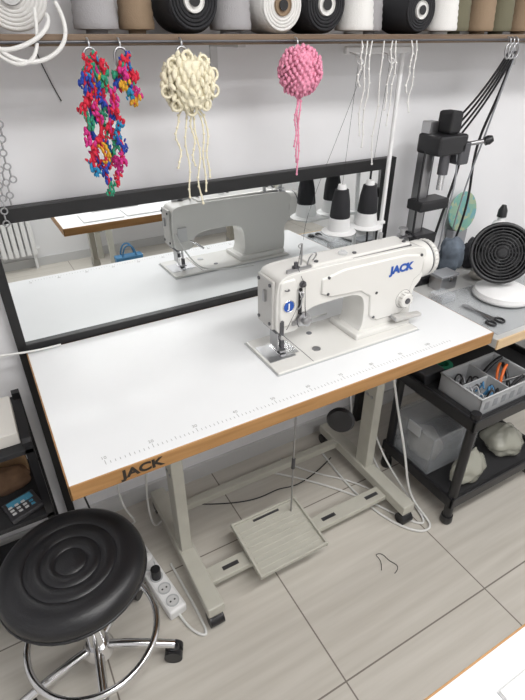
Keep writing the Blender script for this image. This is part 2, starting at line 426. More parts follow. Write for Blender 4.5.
tube('head_cable', [W(.03, .14, .15), W(.03, .17, .13), W(.06, .19, .05), W(.12, .20, .004), W(.3, .21, .004)], .0025, M['cord'], SM)
tube('upper_thread', [W(.115, .09, .30), W(.085, .06, .255), W(.092, .035, .215), W(.095, .03, .13), W(.08, .022, .20), W(.05, .045, .10), W(.05, .092, .05)], .0006, M['yblack'], SM, straight=True)

# ---------------------------------------------------------------- thread stand
TS = root('thread_stand', (1.17, .5, TZ))
lathe('stand_foot', [(0, 0), (.022, 0), (.022, .006), (.010, .010), (.010, .03), (0, .03)], (1.175, .5, TZ+.0005), M['white'], TS)
cyl('stand_pole', (1.175, .5, TZ+.001), (1.175, .5, 1.462), .0072, M['white'], TS)
bb('lower_arm', .955, 1.185, .49, .505, .945, .955, M['white'], TS, .002)
bb('upper_arm', .965, 1.20, .492, .508, 1.446, 1.464, M['white'], TS, .003)
for i, x in enumerate((.975, 1.085)):
    tube('eyelet_%d' % i, [(x, .49, 1.45), (x, .45, 1.445), (x+.012, .44, 1.43), (x-.005, .435, 1.42), (x-.012, .45, 1.435), (x, .46, 1.445)], .0018, M['white'], TS)
    lathe('cone_tray_%d' % i, [(0, 0), (.050, 0), (.055, .004), (.050, .008), (.026, .012), (.020, .03), (.006, .035), (0, .035)], (x, .475, .955), M['white'], TS)
    lathe('cone_core_%d' % i, [(0, .008), (.034, .008), (.037, .014), (.012, .15), (.009, .15), (0, .15)], (x, .475, .955), M['white'], TS)
    lathe('thread_cone_%d' % i, [(.028, .046), (.032, .052), (.028, .10), (.021, .135), (.012, .137)], (x, .475, .955), M['yblack'], TS)
    tube('thread_line_%d' % i, [(x, .475, 1.10), (x, .45, 1.43)], .0005, M['yblack'], TS)
tube('sewing_thread', [(.975, .43, 1.41), (.85, .38, 1.20), (.70, .27, 1.12), (.656, .205, TZ+.311)], .0005, M['yblack'], None)

# ---------------------------------------------------------------- mirror in black frame
MR = root('wall_mirror', (.62, .57, 0))
mx0, mx1 = -.012, 1.25
box('mirror_glass', ((mx0+mx1)/2, .570, (TZ+1.137)/2), (mx1-mx0-.02, .003, .362), M['mirror'], MR, rot=(-.022, 0, 0))
bb('mirror_backing', mx0, mx1, .580, .592, TZ-.01, 1.14, M['blackm'], MR)
bb('frame_top', mx0, mx1, .556, .582, 1.108, 1.144, M['blackf'], MR, .002)
bb('frame_bottom', mx0, mx1, .553, .580, TZ-.012, TZ+.020, M['blackf'], MR, .002)
bb('frame_left', mx0-.006, mx0+.018, .553, .582, 0, 1.144, M['blackf'], MR, .002)
bb('frame_right', mx1-.022, mx1+.008, .553, .582, 0, 1.144, M['blackf'], MR, .002)

# ---------------------------------------------------------------- shelf and spools
SH = root('wall_shelf', (.9, .5, 1.48))
bb('shelf_board', -.6, 2.2, .40, WY, 1.472, 1.492, M['shelfwood'], SH, .001)
for i, x in enumerate((-.3, .62, 1.8)):
    bb('bracket_wall_%d' % i, x-.01, x+.01, WY-.004, WY, 1.40, 1.472, M['lgrey'], SH)
    bb('bracket_arm_%d' % i, x-.01, x+.01, .44, WY, 1.466, 1.472, M['lgrey'], SH)
cyl('hook_rail', (-.3, .393, 1.479), (2.0, .393, 1.479), .0025, M['dsteel'], SH)
SZ = 1.4925
def spool_standing(name, x, y, r, h, m, core=None):
    s = root(name, (x, y, SZ))
    n = 14
    prof = [(0, 0), (r*.5, 0), (r*.5, .006), (r*.98, .008)]
    for i in range(n+1):
        z = .01+(h-.02)*i/n
        prof.append((r*(1-.22*i/n)+(0.0014 if i % 2 else 0), z))
    prof += [(r*.35, h-.008), (r*.35, h), (0, h)]
    lathe('winding', prof, (x, y, SZ), m, s)
    lathe('core', [(0, h-.001), (r*.3, h-.001), (r*.28, h+.012), (r*.2, h+.012), (0, h+.006)], (x, y, SZ), core or M['white'], s)
    return s
def spool_facing(name, x, y0, r, L, m, core):
    s = root(name, (x, y0, SZ))
    ax = (0, 1, 0)
    lathe('winding', [(0, 0), (r*.55, 0), (r*.93, .004), (r, .012), (r, L-.012), (r*.93, L), (0, L)], (x, y0, SZ+r), m, s, axis=ax)
    for k in range(4):
        torus('end_wrap_%d' % k, (x, y0+.001, SZ+r), r*(.5+.12*k), .0035, m, s, axis=ax, n=32)
    lathe('core_tube', [(0, -.002), (r*.34, -.002), (r*.38, -.006), (r*.40, .004), (0, .004)], (x, y0, SZ+r), core, s, axis=ax)
    lathe('core_hole', [(0, 0), (r*.2, 0), (r*.2, .002), (0, .002)], (x, y0-.0075, SZ+r), M['blackm'], s, axis=ax)
    return s
spool_standing('yarn_cone', .305, .49, .045, .16, M['ygrey'])
spool_standing('yarn_cone', .395, .50, .038, .15, M['ytan'])
spool_facing('cord_reel', .50, .425, .060, .12, M['yblack'], M['ywhite'])
spool_standing('yarn_cone', .612, .48, .048, .15, M['ygrey'])
spool_facing('cord_reel', .722, .43, .056, .12, M['ywhite'], M['ytan'])
spool_facing('cord_reel', .845, .43, .060, .12, M['yblack'], M['ywhite'])
spool_standing('yarn_cone', .965, .47, .050, .13, M['ywhite'])
spool_standing('yarn_cone', 1.055, .52, .036, .13, M['ygrey'])
spool_facing('cord_reel', 1.155, .43, .054, .12, M['yblack'], M['ywhite'])
spool_standing('yarn_cone', 1.262, .46, .048, .12, M['ywhite'])
spool_standing('yarn_cone', 1.36, .50, .044, .15, M['yolive'])
spool_standing('yarn_cone', 1.455, .49, .044, .15, M['ytan'])
spool_standing('yarn_cone', 1.55, .50, .044, .15, M['yolive'])
spool_standing('yarn_cone', 1.645, .49, .044, .15, M['ytan'])
spool_standing('yarn_cone', 1.75, .50, .050, .15, M['yblack'])
spool_standing('yarn_cone', -.03, .50, .045, .15, M['yblack'])
ER = root('elastic_ribbon_roll', (.17, .45, SZ))
for i in range(6):
    torus('wound_layer_%d' % i, (.15, .47, SZ+.066), .024+.007*i, .0046, M['ywhite'], ER, axis=(.25, 1, .05), n=36)
lathe('roll_core', [(0, -.012), (.020, -.012), (.020, .012), (0, .012)], (.15, .47, SZ+.066), M['lgrey'], ER, axis=(.25, 1, .05))
tube('loose_loop_0', [(.10, .43, SZ+.05), (.08, .39, SZ-.01), (.12, .383, SZ-.05), (.19, .383, SZ-.045), (.235, .39, SZ+.0), (.22, .43, SZ+.05)], .004, M['ywhite'], ER)
tube('loose_loop_1', [(.06, .43, SZ+.03), (.07, .386, SZ-.03), (.14, .382, SZ-.03), (.20, .388, SZ+.01), (.20, .43, SZ+.03)], .004, M['ywhite'], ER)
tube('loose_loop_2', [(.05, .43, SZ+.04), (.09, .384, SZ-.045), (.15, .380, SZ-.06), (.17, .386, SZ-.02), (.18, .43, SZ+.04)], .0035, M['ywhite'], ER)

def carabiner(name, x, z, parent, y=.378):
    pts = [(x-.013, y, z), (x-.015, y, z-.024), (x-.004, y, z-.040), (x+.012, y, z-.035), (x+.014, y, z-.01), (x+.004, y, z+.004)]
    tube(name, pts, .0028, M['steel'], parent, cyclic=True)
    tube(name+'_hook', [(x, y, z), (x, y-.003, z+.010), (x, y+.003, z+.018), (x, .391, z+.017)], .002, M['steel'], parent)

ymats = [M['y_red'], M['y_blue'], M['y_green'], M['y_yel'], M['y_mag'], M['y_cyan']]
def pom_garland(name, x, zt, zb, w, n, strands, pal, y=.378):
    s = root(name, (x, y, zt)); carabiner('carabiner', x, zt, s, y)
    it = []
    for k in range(strands):
        a = w*(2*(k+.5)/strands-1); b = random.uniform(-.014, .014)
        pts = []
        z0 = zt-.012-random.uniform(0, .02); z1 = zb+random.uniform(0, .07)
        c0 = pal[k % len(pal)]
        for i in range(n):
            t = i/(n-1)
            sp = min(1, .35+t*1.6)
            p = (x+a*sp+.006*math.sin(i*.8+k), y+b*sp-.006, z0+(z1-z0)*t)
            seq = pal[(k*3+i//5) % len(pal)]
            for q in range(4):
                it.append(((p[0]+random.uniform(-.007, .007), p[1]+random.uniform(-.007, .007), p[2]+random.uniform(-.005, .005)), random.uniform(.0028, .0052), seq))
            pts.append(p)
        tube('strand_%d' % k, pts[::3]+[pts[-1]], .0034, ymats[c0], s)
    blobs('yarn_tufts', it, ymats, s, stretch=1.6)
    return s
pom_garland('pompom_garland', .258, 1.468, 1.195, .036, 34, 6, [0, 1, 0, 2, 4, 0, 5, 1, 4, 0, 3, 1, 2])
pom_garland('pompom_garland', .318, 1.468, 1.335, .018, 18, 4, [0, 2, 1, 0, 4, 3, 5])

def tails_(s, x, y, zc, r, m, tails):
    for k, (dx, L, wob) in enumerate(tails):
        pts = [(x+dx*.5, y, zc-r*.8)]
        for i in range(1, 11):
            pts.append((x+dx+wob*math.sin(i*1.1+k), y-.003+.003*math.cos(i+k), zc-r*.8-L*i/10))
        tube('tail_%d' % k, pts, .0020, m, s)
        blobs('tail_knots_%d' % k, [((p[0], p[1], p[2]), .0034, 0) for p in pts[1:]], [m], s)
def crochet_ball(name, x, zc, r, m, tails, y=.370, n=240, sr=.105, rough=(.90, 1.0), st=1.2, squash=.95):
    s = root(name, (x, y, zc)); zt = 1.468
    carabiner('carabiner', x-.005, zt, s)
    it = []
    for i in range(n):
        z = 1-2*(i+.5)/n; ph = i*2.39996; q = math.sqrt(1-z*z)
        rr = r*random.uniform(*rough)
        it.append(((x+rr*q*math.cos(ph), y+rr*q*math.sin(ph)*.72, zc+rr*z*squash), r*sr*random.uniform(.85, 1.2), 0))
    blobs('stitches', it, [m], s, stretch=st)
    lathe('filling', [(0, -r*.85), (r*.5, -r*.7), (r*.64, -r*.4), (r*.68, 0), (r*.64, r*.4), (r*.5, r*.7), (0, r*.85)], (x, y, zc), m, s)
    tails_(s, x, y, zc, r, m, tails)
    return s
crochet_ball('pink_crochet_hank', .738, 1.418, .056, M['pink'], [(-.010, .12, .004), (.0, .19, .003), (-.004, .16, .004)])
CRM = crochet_ball('cream_crochet_hank', .452, 1.402, .060, M['cream'], [(-.034, .12, .006), (-.014, .19, .004), (.002, .12, .005), (.012, .21, .006), (.036, .15, .004), (.026, .18, .003)], n=170, sr=.14, rough=(.80, 1.02), st=1.5, squash=.88)
for k in range(9):      # loose scalloped loops around the rim of the hank
    a = -2.9+k*.65; cx = .452+.056*math.cos(a); cz = 1.402+.050*math.sin(a)
    torus('loose_loop_%d' % k, (cx, .352, cz), .011, .0030, M['cream'], CRM, axis=(.3*math.cos(a), -1, .3*math.sin(a)), n=16)
LS = root('white_lace_strands', (1.05, .385, 1.47))
for k, (x, L) in enumerate(((.93, .10), (.945, .22), (.96, .25), (1.03, .16), (1.045, .20), (1.10, .12), (1.115, .17), (1.00, .30))):
    pts = [(x+.004*math.sin(i*1.7+k), .386+.003*math.cos(i), 1.478-L*i/8) for i in range(9)]
    tube('strand_%d' % k, pts, .0018, M['ywhite'], LS)
    blobs('strand_knots_%d' % k, [((p[0], p[1], p[2]), .0036, 0) for p in pts[1:]], [M['ywhite']], LS)
CB = root('carabiner_bundle', (1.50, .385, 1.46))
for i, x in enumerate((1.475, 1.49, 1.508)): carabiner('carabiner_%d' % i, x, 1.468, CB)
for k in range(4):
    pts = [(1.48+.010*k, .378, 1.45), (1.46+.010*k, .40, 1.38-.006*k), (1.44+.010*k, .43, 1.31-.010*k), (1.43+.010*k, .50, 1.24-.02*k)]
    tube('black_cable_%d' % k, pts, .0035, M['black'], CB)
tube('long_cable_a', [(1.50, .378, 1.45), (1.52, .40, 1.35), (1.50, .44, 1.22), (1.54, .47, 1.08), (1.58, .48, .95), (1.57, .505, CTZ if False else .80)], .0045, M['black'], CB)
tube('long_cable_b', [(1.51, .378, 1.44), (1.50, .40, 1.30), (1.53, .44, 1.18), (1.52, .47, 1.02), (1.55, .505, .86)], .003, M['grey'], CB)

CH = root('metal_chain', (.05, .5, 1.2))
for s_ in range(3):
    for i in range(17-3*s_):
        z = 1.345-i*.0145+(.005*s_)
        torus('link_%d_%d' % (s_, i), (.043+s_*.016+.004*math.sin(i*.7), .545, z), .007, .0018, M['steel'], CH, axis=(1, 0, 0) if i % 2 else (0, 1, 0), n=16)
cyl('wall_pin', (.055, .54, 1.353), (.055, WY, 1.353), .003, M['steel'], CH)
bb('pin_bar', .033, .085, .543, .547, 1.348, 1.356, M['steel'], CH)
tube('wall_wire', [(.19, .596, 1.47), (.20, .597, 1.42), (.225, .597, 1.36)], .0012, M['blackm'], None)

# ---------------------------------------------------------------- right counter and its things
CT = root('side_counter', (1.8, .27, 0))
CX0, CX1, CY0, CTZ = 1.225, 2.5, .0, .725
bb('counter_top', CX0, CX1, CY0, .55, CTZ-.03, CTZ, M['ctop'], CT, .002)
bb('counter_edge', CX0, CX1, CY0-.006, CY0, CTZ-.032, CTZ+.001, M['lightwood'], CT, .001)
for i, (x, y) in enumerate(((1.95, .03), (CX1-.03, .03), (1.95, .52), (CX1-.03, .52), (1.72, .52))):
    bb('leg_%d' % i, x-.02, x+.02, y-.02, y+.02, 0, CTZ-.03, M['stand'], CT)
bb('glass_sheet', 1.25, 1.7, .02, .30, CTZ, CTZ+.004, M['clear'], CT)

FN = root('desk_fan', (1.46, .2, CTZ))
fz = CTZ+.0045
lathe('fan_base', [(0, 0), (.085, 0), (.096, .008), (.092, .026), (.06, .042), (.02, .046), (0, .046)], (1.475, .185, fz), M['white'], FN)
torus('base_ring', (1.475, .185, fz+.010), .092, .006, M['lgrey'], FN)
cyl('fan_neck', (1.475, .195, fz+.035), (1.475, .235, fz+.12), .014, M['white'], FN)
fa = Vector((-.62, -.70, .42)).normalized(); fc = Vector((1.455, .215, .880))
lathe('fan_rear_shell', [(0, -.05), (.04, -.05), (.075, -.035), (.090, -.012), (.094, 0), (.088, 0), (.07, -.025), (0, -.03)], fc, M['black'], FN, axis=fa)
for i in range(9):
    torus('grille_ring_%d' % i, fc+fa*(.012-.0012*i), .012+.0100*i, .0026, M['black'], FN, axis=fa, n=40)
torus('rim', fc, .094, .007, M['black'], FN, axis=fa)
lathe('hub_cap', [(0, .020), (.014, .018), (.022, .008), (0, .006)], fc, M['blackm'], FN, axis=fa)
u_ = fa.orthogonal().normalized(); v_ = fa.cross(u_)
for i in range(16):
    a = 2*pi*i/16; d = u_*math.cos(a)+v_*math.sin(a)
    cyl('grille_spoke_%d' % i, fc+fa*.012+d*.012, fc+fa*.0+d*.094, .0016, M['black'], FN, seg=6)
for i in range(5):
    a = 2*pi*i/5; d = u_*math.cos(a)+v_*math.sin(a)
    lathe('fan_blade_%d' % i, [(0, 0), (.024, 0), (.024, .002), (0, .002)], fc-fa*.012+d*.045, M['blackm'], FN, axis=fa+d.cross(fa)*.5, seg=16)

PS = root('eyelet_press', (1.34, .47, CTZ))
bb('press_base', 1.275, 1.41, .39, .53, CTZ, CTZ+.03, M['black'], PS, .004)
bb('press_column', 1.295, 1.335, .465, .50, CTZ+.03, 1.26, M['steel'], PS, .003)
bb('press_column_edge', 1.338, 1.350, .475, .495, CTZ+.03, 1.24, M['dsteel'], PS, .001)
bb('press_head', 1.285, 1.41, .40, .50, 1.165, 1.225, M['black'], PS, .008)
bb('press_head_top', 1.34, 1.39, .42, .48, 1.225, 1.29, M['blackm'], PS, .008)
bb('press_head_side', 1.385, 1.43, .40, .46, 1.13, 1.20, M['dsteel'], PS, .006)
cyl('press_ram', (1.355, .435, 1.05), (1.355, .435, 1.18), .011, M['chrome'], PS)
cyl('press_spring', (1.355, .435, 1.10), (1.355, .435, 1.17), .017, M['dsteel'], PS)
bb('press_bracket', 1.27, 1.40, .42, .49, .985, 1.02, M['black'], PS, .006)
bb('press_bracket_low', 1.28, 1.38, .43, .50, .86, .90, M['black'], PS, .006)
cyl('press_lever', (1.40, .45, 1.18), (1.47, .39, 1.20), .007, M['steel'], PS)
lathe('press_knob', [(0, 0), (.013, .002), (.015, .015), (.010, .028), (0, .03)], (1.47, .39, 1.198), M['black'], PS, axis=(1, -.7, .5))
cyl('press_anvil', (1.355, .435, CTZ+.03), (1.355, .435, .84), .018, M['dsteel'], PS)
tube('press_cable', [(1.40, .47, 1.24), (1.45, .44, 1.20), (1.45, .46, 1.05), (1.42, .47, .90), (1.41, .48, CTZ+.05)], .005, M['black'], PS)
tube('press_cable_b', [(1.29, .46, 1.18), (1.262, .44, 1.08), (1.285, .45, .95), (1.28, .45, .80)], .004, M['black'], PS)
tube('press_cable_c', [(1.38, .42, 1.20), (1.40, .40, 1.08), (1.37, .41, .96), (1.40, .42, .84), (1.39, .44, .76)], .003, M['grey'], PS)

CD = root('colourful_disc', (1.66, .55, CTZ))
mcd = mat('colourful_print', (.1, .5, .4), .5)
nt = mcd.node_tree; b_ = nt.nodes['Principled BSDF']; tc = nt.nodes.new('ShaderNodeTexCoord'); vo = nt.nodes.new('ShaderNodeTexVoronoi'); vo.inputs['Scale'].default_value = 55
cr = nt.nodes.new('ShaderNodeValToRGB'); cr.color_ramp.elements[0].color = (.16, .36, .42, 1); cr.color_ramp.elements[1].color = (.42, .45, .28, 1)
e_ = cr.color_ramp.elements.new(.5); e_.color = (.18, .40, .32, 1)
sx_ = nt.nodes.new('ShaderNodeSeparateColor')
nt.links.new(tc.outputs['Object'], vo.inputs['Vector']); nt.links.new(vo.outputs['Color'], sx_.inputs['Color']); nt.links.new(sx_.outputs['Red'], cr.inputs['Fac']); nt.links.new(cr.outputs['Color'], b_.inputs['Base Color'])
lathe('disc', [(0, 0), (.075, 0), (.078, .003), (.075, .006), (0, .006)], (1.66, .568, CTZ+.17), mcd, CD, axis=(0, -1, .15))
bb('disc_support', 1.62, 1.70, .555, .592, CTZ+.0005, CTZ+.10, M['grey'], CD, .003)
GB = root('glue_bottle', (1.76, .46, CTZ))
lathe('bottle', [(0, 0), (.030, 0), (.032, .004), (.032, .12), (.026, .14), (.014, .15), (.014, .165), (0, .165)], (1.76, .46, CTZ+.0005), M['white'], GB)
lathe('cap', [(0, .165), (.018, .165), (.017, .19), (.008, .21), (0, .212)], (1.76, .46, CTZ), M['black'], GB)
lump('fabric_bag', (1.485, .44, CTZ+.0005), (.050, .045, .075), M['clothg'], 51, .22)
lump('fabric_bag', (1.605, .43, CTZ+.0005), (.052, .045, .062), M['clothb'], 53, .22)
lump('fabric_bag', (1.54, .335, CTZ+.0005), (.04, .03, .03), M['clothl'], 57, .25)
SBX = root('tool_box', (1.385, .30, CTZ))
bb('box_body', 1.32, 1.40, .32, .375, CTZ+.0005, CTZ+.05, M['steel'], SBX, .003)
bb('box_lid', 1.317, 1.403, .317, .378, CTZ+.05, CTZ+.058, M['grey'], SBX, .002)
bb('box_clasp', 1.352, 1.368, .314, .3175, CTZ+.035, CTZ+.054, M['chrome'], SBX)
bb('parts_case', 1.245, 1.31, .24, .30, CTZ+.0045, CTZ+.03, M['clear'], None, .003)
TL = root('scissors', (1.30, .15, CTZ))
for i, sgn in enumerate((-1, 1)):
    torus('handle_%d' % i, (1.30+.02*sgn, .07, CTZ+.009), .015, .004, M['black'], TL, sx=.8)
    box('blade_%d' % i, (1.305, .14, CTZ+.009+.002*i), (.010, .12, .002), M['steel'], TL, rot=(0, 0, .12*sgn))

# ---------------------------------------------------------------- black utility cart below counter
CTa = root('plastic_utility_cart', (1.4, .12, 0))
cx0, cx1, cy0, cy1 = 1.145, 1.66, -.06, .30
for i, (x, y) in enumerate(((cx0+.02, cy0+.02), (cx1-.02, cy0+.02), (cx0+.02, cy1-.02), (cx1-.02, cy1-.02))):
    cyl('post_%d' % i, (x, y, .03), (x, y, .50), .016, M['black'], CTa)
    lathe('foot_%d' % i, [(0, 0), (.018, 0), (.022, .01), (.020, .035), (0, .035)], (x, y, 0), M['black'], CTa)
for k, z in enumerate((.11, .46)):
    bb('tray_floor_%d' % k, cx0+.004, cx1-.004, cy0+.004, cy1-.004, z-.008, z, M['blackm'], CTa)
    bb('tray_rim_f_%d' % k, cx0, cx1, cy0, cy0+.012, z-.022, z+.022, M['black'], CTa, .003)
    bb('tray_rim_b_%d' % k, cx0, cx1, cy1-.012, cy1, z-.022, z+.022, M['black'], CTa, .003)
    bb('tray_rim_l_%d' % k, cx0, cx0+.012, cy0, cy1, z-.022, z+.022, M['black'], CTa, .003)
    bb('tray_rim_r_%d' % k, cx1-.012, cx1, cy0, cy1, z-.022, z+.022, M['black'], CTa, .003)
TB = root('tool_basket', (1.34, .08, .46))
bx0, bx1, by0, by1, bz = 1.20, 1.46, -.025, .145, .4605
bb('basket_floor', bx0, bx1, by0, by1, bz, bz+.004, M['grey'], TB)
for nm, a in (('front', (bx0, bx1, by0, by0+.004)), ('back', (bx0, bx1, by1-.004, by1)), ('left', (bx0, bx0+.004, by0, by1)), ('right', (bx1-.004, bx1, by0, by1)), ('divider', (1.33, 1.334, by0, by1)), ('divider_b', (bx0, 1.33, .06, .063))):
    bb('basket_'+nm, a[0], a[1], a[2], a[3], bz, bz+.065, M['mgrey'], TB, .001)
for i in range(6):
    bb('basket_vent_%d' % i, bx0+.02+.04*i, bx0+.04+.04*i, by0-.0008, by0+.001, bz+.02, bz+.05, M['grey'], TB)
tube('basket_rim', [(bx0, by0, bz+.067), (bx1, by0, bz+.067), (bx1, by1, bz+.067), (bx0, by1, bz+.067)], .004, M['mgrey'], TB, cyclic=True, straight=True)
for i in range(16):
    x0_ = random.uniform(1.215, 1.30); y0_ = random.uniform(-.01, .12)
    pts = [(x0_, y0_, bz+.02), (x0_+random.uniform(-.01, .03), y0_+random.uniform(-.02, .02), bz+.05), (min(1.315, x0_+.03), y0_+.01, bz+.068), (x0_+.01, max(-.01, y0_-.02), bz+.04)]
    tube('wire_coil_%d' % i, pts, .003, [M['black'], M['grey'], M['blackm'], M['bluebag']][i % 4], TB)
tube('plier_handle_a', [(1.35, .02, bz+.02), (1.355, .03, bz+.06), (1.37, .04, bz+.085), (1.40, .05, bz+.09)], .005, M['orange'], TB)
tube('plier_handle_b', [(1.35, .03, bz+.02), (1.36, .05, bz+.055), (1.385, .07, bz+.075), (1.41, .08, bz+.075)], .005, M['orange'], TB)
tube('tool_black', [(1.35, .10, bz+.01), (1.39, .11, bz+.06), (1.44, .10, bz+.08)], .008, M['black'], TB)
tube('tool_black_b', [(1.40, .02, bz+.01), (1.42, .05, bz+.05), (1.44, .09, bz+.06)], .007, M['black'], TB)
tube('tool_black_c', [(1.36, -.005, bz+.01), (1.39, .01, bz+.05), (1.43, .0, bz+.065)], .006, M['blackm'], TB)
cyl('screwdriver', (1.36, .06, bz+.015), (1.44, .0, bz+.07), .004, M['steel'], TB)
lathe('tape_roll', [(.02, 0), (.035, 0), (.035, .02), (.02, .02), (.02, 0)], (1.31, .23, .461), M['y_green'], None)
bb('small_parts_box', 1.17, 1.26, .18, .27, .4605, .505, M['dsteel'], None, .004)
SB = root('clear_storage_box', (1.25, .17, .11))
for nm, a in (('floor', (1.175, 1.42, .09, .275, .1105, .114)), ('front', (1.175, 1.42, .09, .093, .1105, .28)), ('back', (1.175, 1.42, .272, .275, .1105, .28)), ('left', (1.175, 1.178, .09, .275, .1105, .28)), ('right', (1.417, 1.42, .09, .275, .1105, .28))):
    bb('box_'+nm, *a, M['clear'], SB)
bb('box_lid', 1.168, 1.427, .083, .281, .28, .292, M['clear'], SB, .003)
for i, x in enumerate((1.165, 1.424)):
    bb('lid_latch_%d' % i, x, x+.006, .15, .21, .25, .294, M['mgrey'], SB, .001)
lump('box_content_a', (1.24, .18, .115), (.05, .07, .07), M['clothl'], 41, .25, 3, SB)
lump('box_content_b', (1.35, .18, .115), (.05, .07, .06), M['clothb'], 43, .25, 3, SB)
lump('plastic_bag', (1.285, .008, .1105), (.080, .042, .07), M['baggy'], 11, .20, pinch=.6)
lump('plastic_bag', (1.53, .05, .1105), (.08, .07, .06), M['baggy'], 17, .20, pinch=.5)

# ---------------------------------------------------------------- stool
sx, sy = -.038, .090
ST = root('round_stool', (sx, sy, 0))
lathe('seat_cushion', [(0, .455), (.030, .455), (.036, .4510), (.042, .455), (.062, .456), (.068, .452), (.074, .456), (.098, .457), (.104, .453), (.110, .457),
                       (.132, .456), (.150, .452), (.163, .441), (.169, .425), (.167, .409), (.158, .399), (0, .397)], (sx, sy, 0), M['vinyl'], ST, seg=64)
torus('seat_piping', (sx, sy, .409), .167, .004, M['black'], ST)
lathe('seat_plate', [(0, .382), (.07, .382), (.07, .397), (0, .397)], (sx, sy, 0), M['dsteel'], ST)
cyl('gas_lift', (sx, sy, .12), (sx, sy, .39), .0125, M['chrome'], ST)
cyl('lift_sleeve', (sx, sy, .07), (sx, sy, .25), .024, M['chrome'], ST)
torus('foot_ring', (sx, sy, .15), .165, .009, M['chrome'], ST, n=64)
lathe('hub', [(0, .06), (.04, .06), (.042, .075), (.03, .10), (0, .10)], (sx, sy, 0), M['chrome'], ST)
for i in range(5):
    a = -.45+2*pi*i/5; c, s_ = math.cos(a), math.sin(a)
    tube('base_leg_%d' % i, [(sx+.02*c, sy+.02*s_, .085), (sx+.1*c, sy+.1*s_, .085), (sx+.17*c, sy+.17*s_, .07), (sx+.205*c, sy+.205*s_, .062)], .012, M['chrome'], ST)
    wx, wy = sx+.20*c, sy+.20*s_
    cyl('caster_stem_%d' % i, (wx, wy, .03), (wx, wy, .065), .006, M['steel'], ST)
    for k in (-1, 1):
        cyl('caster_%d_%d' % (i, k), (wx-s_*.004*k, wy+c*.004*k, .025), (wx-s_*.02*k, wy+c*.02*k, .025), .025, M['black'], ST)
    lathe('caster_hood_%d' % i, [(0, 0), (.017, 0), (.014, .012), (0, .016)], (wx, wy, .042), M['black'], ST)
for i in range(3):
    a = .4+2*pi*i/3; c, s_ = math.cos(a), math.sin(a)
    cyl('ring_spoke_%d' % i, (sx+.02*c, sy+.02*s_, .15), (sx+.165*c, sy+.165*s_, .15), .006, M['chrome'], ST)

# ---------------------------------------------------------------- power strip and cables
PX, PY = .172, .250
PW = root('power_strip', (PX, PY, 0))
ra = .16
def onstrip(d, o=0): return (PX-math.sin(ra)*d+math.cos(ra)*o, PY+math.cos(ra)*d+math.sin(ra)*o)
box('strip_body', (PX, PY, .0205), (.058, .30, .038), M['white'], PW, .008, rot=(0, 0, ra))
for i in range(5):
    xx, yy = onstrip(-.115+i*.05)
    lathe('socket_rim_%d' % i, [(.0165, 0), (.020, 0), (.020, .003), (.0165, .003), (.0165, 0)], (xx, yy, .0393), M['mgrey'], PW)
    lathe('socket_%d' % i, [(0, 0), (.0165, 0), (.0165, .001), (0, .001)], (xx, yy, .0395), M['lgrey'], PW)
    for k in (-1, 1):
        hx, hy = onstrip(-.115+i*.05, .007*k)
        cyl('pin_hole_%d_%d' % (i, k), (hx, hy, .0402), (hx, hy, .0410), .003, M['black'], PW, seg=10)
xx, yy = onstrip(.128); box('red_switch', (xx, yy, .0405), (.022, .012, .006), mat('red_switch', (.6, .02, .02), .3), PW, .002, rot=(0, 0, ra))
xx, yy = onstrip(.035); cyl('plug', (xx, yy, .0405), (xx, yy, .085), .016, M['white'], PW)
xx2, yy2 = onstrip(-.015); cyl('plug_dark', (xx2, yy2, .0405), (xx2, yy2, .080), .015, M['black'], PW)
tube('plug_lead', [(xx, yy, .086), (xx-.005, yy+.02, .12), (.13, .36, .10), (.10, .44, .05), (.08, .53, .01)], .0035, M['cord'], PW)
tube('strip_lead', [(PX+.024, PY-.145, .012), (.205, .05, .006), (.24, .0, .006), (.252, .02, .006), (.246, .14, .006), (.235, .28, .006)], .004, M['cord'], PW)
cs = [([(.36, .46, .70), (.24, .42, .40), (.22, .44, .12), (.235, .44, .006), (.26, .46, .006), (.32, .48, .006), (.26, .52, .006)], .0035, 'cord'),
      ([(.30, .45, .68), (.18, .44, .50), (.13, .45, .25), (.16, .46, .10), (.20, .48, .006), (.12, .52, .006)], .0035, 'cord'),
      ([(1.10, .33, .72), (1.09, .25, .45), (1.12, .15, .20), (1.10, .10, .03), (1.115, -.02, .006), (1.08, -.05, .006), (1.00, -.01, .006), (.94, .20, .006), (.98, .5, .006)], .0045, 'cord'),
      ([(1.07, .40, .72), (1.08, .38, .35), (1.10, .28, .10), (1.115, .05, .008), (1.09, -.03, .006), (1.04, .02, .006), (.92, .30, .006), (.70, .50, .006)], .004, 'cord'),
      ([(1.14, .42, .72), (1.12, .42, .35), (1.09, .36, .10), (1.10, .20, .008), (1.06, .10, .006), (.99, .30, .006), (.85, .40, .006), (.80, .52, .006)], .0035, 'cord'),
      ([(.99, .42, .006), (.80, .34, .006), (.72, .40, .006), (.62, .36, .006), (.45, .44, .006), (.36, .50, .006)], .0022, 'black'),
      ([(.02, .52, .72), (.02, .48, .55), (.03, .44, .35), (.06, .44, .10), (.08, .50, .008)], .003, 'black')]
for i, (p, r, k) in enumerate(cs): tube('power_cable_%d' % i, p, r, M[k], T)
tube('thread_scrap', [(.83, -.08, .002), (.86, -.05, .002), (.84, -.02, .002), (.88, -.03, .002), (.87, -.07, .002), (.90, -.10, .002), (.86, -.11, .002)], .001, M['yblack'], None)
tube('white_wall_cable', [(-.30, .53, TZ+.02), (-.12, .53, TZ+.03), (-.02, .535, TZ+.012), (.04, .535, TZ+.006), (.09, .54, TZ+.005)], .003, M['cord'], None)

